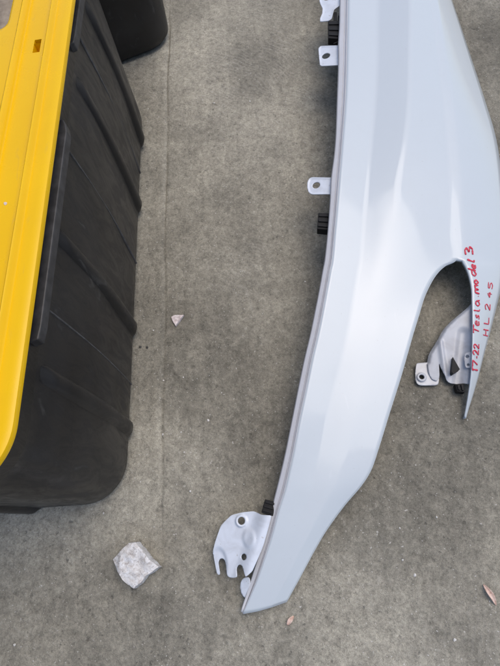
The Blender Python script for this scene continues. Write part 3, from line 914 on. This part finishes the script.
# front bracket: big slotted plate with pressed relief
fbs = PLATES['front_bracket']
(h1x, h1y, h1r), (h2x, h2y, h2r) = fbs['holes']
bo = np.array(fbs['outline'])
c_low = bo[7:14].mean(0)
c_mid = np.array([(h1x + h2x) / 2 + 0.010, (h1y + h2y) / 2])
def fb_relief(x, y):
    z = 0.0016 * float(smoothstep(h1r * 1.75, h1r * 1.45, math.hypot(x - h1x, y - h1y)))
    d = math.hypot((x - c_mid[0]) * 1.3, y - c_mid[1])
    z += 0.0030 * float(smoothstep(0.016, 0.008, d))
    # left foot sits a step lower
    q = np.array((x, y)) - c_low
    z -= 0.0040 * float(smoothstep(0.020, 0.013, math.hypot(q[0] * 1.25, q[1] * 0.75)))
    # rise to the flange
    z += 0.010 * float(smoothstep(0.020, 0.0, abs((bo[0][0] - 0.006 - x) * 0.82 + (y - bo[0][1]) * 0.40)))
    return z
front_bracket = plate('front_bracket', fbs, MAT['bracket'], 0.0016, 0.0017, fb_relief)
plate('hook_tab', PLATES['hook_tab'], MAT['bracket'], 0.0016, 0.002)

# rear bracket under the tail
rbs = PLATES['rear_bracket']
rp = np.array(rbs['outline'])
def seg_d(x, y, a, b):
    a, b, p = np.array(a), np.array(b), np.array((x, y))
    ab = b - a
    t_ = max(0, min(1, float(np.dot(p - a, ab) / np.dot(ab, ab))))
    return float(np.linalg.norm(p - a - ab * t_))
def rb_relief(x, y):
    e = min(seg_d(x, y, rp[i], rp[i + 1]) for i in range(0, 10))
    z = -0.0060 * float(smoothstep(0.0045, 0.0, e))                       # rolled outer edge
    r1 = seg_d(x, y, rp[6] * 0.85 + rp[17] * 0.15, rp[17] * 0.75 + rp[19] * 0.25)
    z += 0.0035 * float(smoothstep(0.006, 0.0, r1))                        # pressed rib
    r2 = seg_d(x, y, rp[2] * 0.7 + rp[22] * 0.3, rp[18] * 0.5 + rp[22] * 0.5)
    z -= 0.0040 * float(smoothstep(0.012, 0.002, r2))
    return z
rear_bracket = plate('rear_bracket', rbs, MAT['grey'], 0.0016, 0.0018, rb_relief)
fts = PLATES['bracket_foot']
fx, fy, fr = fts['holes'][0]
foot = plate('bracket_foot', fts, MAT['grey'], 0.0016, 0.0018, collar(fx, fy, fr * 1.2, fr * 1.9, 0.0012), rear_bracket)
ear = plate('bracket_ear', PLATES['bracket_ear'], MAT['grey'], 0.0016, 0.0015, None, rear_bracket)

def ring_part(name, c, r0, r1, h, mat, parent, k=24):
    vs, fs = [], []
    for i in range(k):
        a = 2 * math.pi * i / k
        for r, z in ((r0, 0), (r0, h), ((r0 + r1) / 2, h * 1.15), (r1, h * 0.8), (r1, 0)):
            vs.append((c[0] + r * math.cos(a), c[1] + r * math.sin(a), c[2] + z))
    for i in range(k):
        j = (i + 1) % k
        for s in range(4):
            fs.append((i * 5 + s, i * 5 + s + 1, j * 5 + s + 1, j * 5 + s))
    return obj(name, vs, fs, mat, parent)
ring_part('weld_nut', (fx, fy, pz(fts, fx, fy) + 0.0012), fr * 0.85, fr * 1.6, 0.0018, MAT['grey'], rear_bracket)
ring_part('bolt_collar', (h1x, h1y, pz(fbs, h1x, h1y) + 0.0014), h1r, h1r * 1.55, 0.0008, MAT['bracket'], front_bracket)

# black clips -----------------------------------------------------
def prism(name, pts, z0, z1, mat, parent, bevel=0.0008, taper=0.0):
    n = len(pts)
    c = np.mean(np.array(pts)[:, :2], axis=0)
    vs = [(p[0], p[1], z0) for p in pts] + [(p[0] + (c[0] - p[0]) * taper, p[1] + (c[1] - p[1]) * taper, z1) for p in pts]
    area = sum(pts[i][0] * pts[(i + 1) % n][1] - pts[(i + 1) % n][0] * pts[i][1] for i in range(n))
    fs = [tuple(range(n))[::-1], tuple(range(n, 2 * n))] + [(i, (i + 1) % n, n + (i + 1) % n, n + i) for i in range(n)]
    if area < 0:
        fs = [q[::-1] for q in fs]
    o = obj(name, vs, fs, mat, parent, smooth=False)
    if bevel:
        b = o.modifiers.new('round', 'BEVEL'); b.width = bevel; b.segments = 2
    return o

def sub_quad(q, u0, u1, v0, v1):
    q = [np.array(p) for p in q]
    f = lambda u, v: (q[0] * (1 - u) + q[1] * u) * (1 - v) + (q[3] * (1 - u) + q[2] * u) * v
    return [f(u0, v0), f(u1, v0), f(u1, v1), f(u0, v1)]

for key in ('clip_top', 'clip_mid', 'clip_low'):
    q = SPOTS[key]
    z = q[0][2]
    c = prism('clip', q, z - 0.016, z, MAT['black'], fender)
    for v0 in (0.10, 0.42, 0.72):
        prism('clip_rib', sub_quad(q, 0.06, 0.90, v0, v0 + 0.16), z - 0.0005, z + 0.0022, MAT['black'], c, 0.0005)
    if key == 'clip_top':
        q2 = sub_quad(q, 0.45, 0.72, -0.62, 0.02)
        prism('clip_prong', q2, z - 0.008, z - 0.002, MAT['black'], c, 0.0005, 0.25)
        q2 = sub_quad(q, 0.80, 0.93, -0.40, 0.02)
        prism('clip_prong', q2, z - 0.008, z - 0.003, MAT['black'], c, 0.0005, 0.25)
def tube(name, path, r, mat, parent, k=6):
    vs, fs = [], []
    P_ = [Vector(p) for p in path]
    for i, p in enumerate(P_):
        d = (P_[min(i + 1, len(P_) - 1)] - P_[max(i - 1, 0)]).normalized()
        s = d.cross(Vector((0, 0, 1))).normalized()
        u = s.cross(d)
        for a in range(k):
            t_ = 2 * math.pi * a / k
            vs.append(p + s * (r * math.cos(t_)) + u * (r * math.sin(t_)))
    for i in range(len(P_) - 1):
        for a in range(k):
            b = (a + 1) % k
            fs.append((i * k + a, i * k + b, (i + 1) * k + b, (i + 1) * k + a))
    return obj(name, vs, fs, mat, parent)
q = [np.array(p) for p in SPOTS['clip_top']]
a_, b_ = q[2] + (q[2] - q[1]) * 0.02, q[3] * 0.55 + q[2] * 0.45 + (q[2] - q[1]) * 0.38
tube('clip_hook', [tuple(a_ + (b_ - a_) * t_ + (q[2] - q[3]) * 0.22 * math.sin(math.pi * t_) + np.array([0, 0, 0.004])) for t_ in np.linspace(0, 1, 9)], 0.0011, MAT['black'], fender)
prism('opening_shade', SPOTS['dark_opening'], 0.014, 0.0265, MAT['black'], rear_bracket, 0.0)  # black wedge added to stand in for the bracket's dark, shaded opening
q = SPOTS['rclip']
rc = prism('clip', q, 0.003, 0.016, MAT['black'], fender)
prism('clip_rib', sub_quad(q, 0.15, 0.45, 0.15, 0.85), 0.0155, 0.0185, MAT['black'], rc, 0.0005)
prism('clip_rib', sub_quad(q, 0.6, 0.85, 0.15, 0.85), 0.0155, 0.0185, MAT['black'], rc, 0.0005)

# red marker handwriting following the curve of the tail ------------
def ink(strokes):
    vs, fs = [], []
    for weight, st in strokes:
        pts = [np.array(p) for p in st]
        dense = []
        for a, b in zip(pts[:-1], pts[1:]):
            n = max(2, int(np.linalg.norm(b - a) / 0.0008))
            dense += [a + (b - a) * k / n for k in range(n)]
        dense.append(pts[-1])
        for _ in range(2):
            dense = [dense[0]] + [(dense[i - 1] + dense[i] * 2 + dense[i + 1]) / 4 for i in range(1, len(dense) - 1)] + [dense[-1]]
        P3 = []
        for p in dense:
            hit, nor, _, _ = skin_bvh.ray_cast(Vector((p[0], p[1], 1.0)), Vector((0, 0, -1)))
            if hit is None:
                hit, nor, _, _ = skin_bvh.find_nearest(Vector((p[0], p[1], 0.06)))
            if nor.z < 0:
                nor = -nor
            P3.append((hit + nor * 0.0006, nor))
        base = len(vs)
        w0 = 0.00115 * weight
        for i, (p, nor) in enumerate(P3):
            d = P3[min(i + 1, len(P3) - 1)][0] - P3[max(i - 1, 0)][0]
            if d.length < 1e-7:
                d = Vector((1, 0, 0))
            s = nor.cross(d).normalized()
            w = w0 * (0.9 + 0.5 * noise.noise(Vector((p.x * 260, p.y * 260, 1)))) * (0.6 if i in (0, len(P3) - 1) else 1.0)
            vs += [p - s * w, p + s * w]
        for i in range(len(P3) - 1):
            a = base + 2 * i
            fs.append((a, a + 1, a + 3, a + 2))
    return vs, fs
iv, if_ = ink(MARKER_STROKES)
hw = obj('handwriting', iv, if_, MAT['ink'], panel, solid=0.0003, offset=0.0)
hw.matrix_parent_inverse = Matrix.Identity(4)
hw['label'] = 'red marker handwriting along the pointed tail'

# ------------------------------------------------------------------ stones, crumbs, leaves
def stone(name, outline, h, mat, seed, step=0.003, rough=0.0022):
    """Broken stone: uneven flat top over a rough, undercut side."""
    c = np.mean(np.array(outline)[:, :2], axis=0)
    P_ = [np.array(p[:2]) - c for p in outline]
    size = max(np.linalg.norm(p) for p in P_)
    loop = []
    for i in range(len(P_)):
        a, b = P_[i], P_[(i + 1) % len(P_)]
        n = max(1, int(np.linalg.norm(b - a) / step))
        for k in range(n):
            p = a + (b - a) * k / n
            q = Vector((p[0] / size * 5, p[1] / size * 5, seed))
            loop.append(tuple(p * (1 + 0.035 * noise.noise(q) + 0.02 * noise.noise(q * 3.1))))
    nb = len(loop)
    verts = list(loop)
    for x in np.arange(-size, size, step):
        for y in np.arange(-size, size, step):
            p = (x + step * 0.35 * noise.noise(Vector((x * 700, y * 700, seed))), y + step * 0.35 * noise.noise(Vector((y * 700, x * 700, seed + 4))))
            if inside(p, [(u * 0.95, v * 0.95) for u, v in loop]):
                verts.append(p)
    res = delaunay_2d_cdt([Vector(p) for p in verts], [(i, (i + 1) % nb) for i in range(nb)], [], 0, 1e-7)
    ov, of = res[0], res[2]
    fs = [tuple(q) for q in of if inside((sum(ov[i][0] for i in q) / len(q), sum(ov[i][1] for i in q) / len(q)), loop)]
    tilt = (0.16 * math.sin(seed), 0.12 * math.cos(seed * 2))
    def topz(x, y):
        q = Vector((x / size, y / size, seed))
        ridge = abs(noise.noise(q * 1.6)) * 0.22 * h
        e = max(0.0, 1 - math.hypot(x, y) / size)
        return h * (0.78 + 0.22 * min(1, e * 3.0)) + tilt[0] * x + tilt[1] * y + rough * noise.fractal(q * 3.0, 0.9, 2.1, 5) - ridge
    vs = [(p[0], p[1], max(0.002, topz(p[0], p[1]))) for p in ov]
    prev = list(range(nb))
    for z, k in ((0.55, 1.035), (0.25, 1.02), (0.0, 0.93)):
        cur = []
        for i in range(nb):
            x, y = loop[i]
            w = 1 + 0.03 * noise.noise(Vector((x / size * 6, y / size * 6, z * 5 + seed)))
            vs.append((x * k * w, y * k * w, vs[i][2] * z))
            cur.append(len(vs) - 1)
        for i in range(nb):
            j = (i + 1) % nb
            fs.append((prev[i], cur[i], cur[j], prev[j]))
        prev = cur
    fs.append(tuple(prev))
    o = obj(name, vs, fs, mat, None, smooth=False)
    bm = bmesh.new(); bm.from_mesh(o.data)
    bmesh.ops.recalc_face_normals(bm, faces=bm.faces)
    bm.to_mesh(o.data); bm.free()
    o.location = (c[0], c[1], float(ground_z(c[0], c[1])) - 0.0005)
    return o
rk = stone('rock', SPOTS['rock'], 0.026, MAT['rock'], 3.0, 0.0024, 0.0016)
tag(rk, 'fist-sized pale speckled broken rock lying on the concrete by the joint line', 'rock')
ch = stone('stone_chip', SPOTS['chip'], 0.006, MAT['quartz'], 8.0, 0.0012, 0.0008)
tag(ch, 'small pale triangular stone chip lying between the tote and the fender', 'stone')

def crumb(p, r, mat, seed, z=None, name='crumb'):
    bm = bmesh.new()
    bmesh.ops.create_icosphere(bm, subdivisions=2, radius=r)
    for v in bm.verts:
        v.co *= 1 + 0.55 * noise.noise(v.co / r * 0.9 + Vector((seed * 3.1, 0, 0)))
        v.co.z *= 0.62
    me = bpy.data.meshes.new(name)
    bm.to_mesh(me); bm.free()
    o = obj_mesh(name, me, mat, None, smooth=False)
    o.location = (p[0], p[1], (float(ground_z(p[0], p[1])) if z is None else z) + r * 0.35)
    o.rotation_euler = (0, 0, seed)
    return o
CR = SPOTS['crumbs']
for i, p in enumerate(CR):
    if i < 2:
        tag(crumb(p, 0.0022, MAT['darkcrumb'], i + 1.0), 'tiny dark crumb on the concrete beside the long tote', 'crumb', 'dark crumbs by the tote')
    else:
        tag(crumb(p, random.uniform(0.0012, 0.0021), MAT['crumb'], i + 1.0), 'tiny whitish stone crumb lying loose on the grey concrete', 'crumb', 'whitish crumbs on the concrete')
tag(crumb(SPOTS['lidcrumb'][0], 0.0020, MAT['quartz'], 5.5, 0.3685), 'pale crumb of grit lying on the yellow tote lid', 'crumb')

def leaf(name, path, width, lift, seed):
    P_ = [Vector((p[0], p[1], 0)) for p in path]
    dense = []
    for i in range(len(P_) - 1):
        for k in range(5):
            dense.append(P_[i].lerp(P_[i + 1], k / 5))
    dense.append(P_[-1])
    n = len(dense)
    vs, fs = [], []
    m = 7
    z0 = float(ground_z(P_[0].x, P_[0].y))
    for i, p in enumerate(dense):
        t_ = i / (n - 1)
        d = (dense[min(i + 1, n - 1)] - dense[max(i - 1, 0)]).normalized()
        s = Vector((-d.y, d.x, 0))
        w = width * (math.sin(math.pi * min(1, 0.06 + t_ * 0.9)) ** 0.75)
        for j in range(m):
            u = j / (m - 1) * 2 - 1
            z = z0 + 0.0012 + lift * math.sin(math.pi * t_) * 0.8 + abs(u) ** 1.5 * w * 0.75 + 0.0008 * noise.noise(Vector((t_ * 6, u * 2, seed)))
            vs.append(p + s * (u * w) + Vector((0, 0, z)))
    for i in range(n - 1):
        for j in range(m - 1):
            fs.append((i * m + j, i * m + j + 1, (i + 1) * m + j + 1, (i + 1) * m + j))
    return obj(name, vs, fs, MAT['leaf'], None, solid=0.0004, offset=0.0)
lf = leaf('dry_leaf', SPOTS['leaf'], 0.0034, 0.006, 1.0)
tag(lf, 'long narrow curled pinkish dry leaf on bare concrete', 'leaf')
lb = leaf('leaf_fragment', SPOTS['leaf_bit'], 0.0030, 0.002, 2.0)
tag(lb, 'short orange-brown leaf fragment beside the pointed lower end of the fender', 'leaf')

cardp = [(-0.372, 0.690), (-0.372, 0.800), (-0.52, 0.800), (-0.52, 0.690)]
cd = prism('cardboard_scrap', [(x, y, 0) for x, y in cardp], 0.3450, 0.3500, MAT['card'], None, 0.001)
tag(cd, 'greyish brown flat scrap lying in the sunk tray of the yellow lid', 'scrap')

# loose grit: nobody could count it
N = 2600
gx = rng.uniform(-0.75, 0.95, N); gy = rng.uniform(-0.35, 1.6, N)
cl = vnoise(gx, gy, 3.5, 21)
keep = rng.uniform(-1, 1, N) < cl + 0.35
gx, gy = gx[keep], gy[keep]
gz = ground_z(gx, gy)
gs = 0.00035 + 0.00075 * rng.random(len(gx)) ** 3
vs, fs = [], []
for x, y, z, s in zip(gx, gy, gz, gs):
    b = len(vs)
    r_ = rng.normal(0, 1, (5, 3))
    r_ /= np.linalg.norm(r_, axis=1)[:, None]
    base = np.array([(1, 0, 0), (-0.5, 0.87, 0), (-0.5, -0.87, 0), (0, 0, 1), (0, 0, -1)]) + r_ * 0.4
    for q in base:
        vs.append((x + q[0] * s, y + q[1] * s, z + s * 0.35 + q[2] * s * 0.7))
    for f in ((0, 1, 3), (1, 2, 3), (2, 0, 3), (1, 0, 4), (2, 1, 4), (0, 2, 4)):
        fs.append(tuple(b + i for i in f))
g = obj('grit', vs, fs, MAT['grit'], None, smooth=False)
g['kind'] = 'stuff'
g['label'] = 'fine loose grit and sand scattered over the concrete'
g['category'] = 'grit'
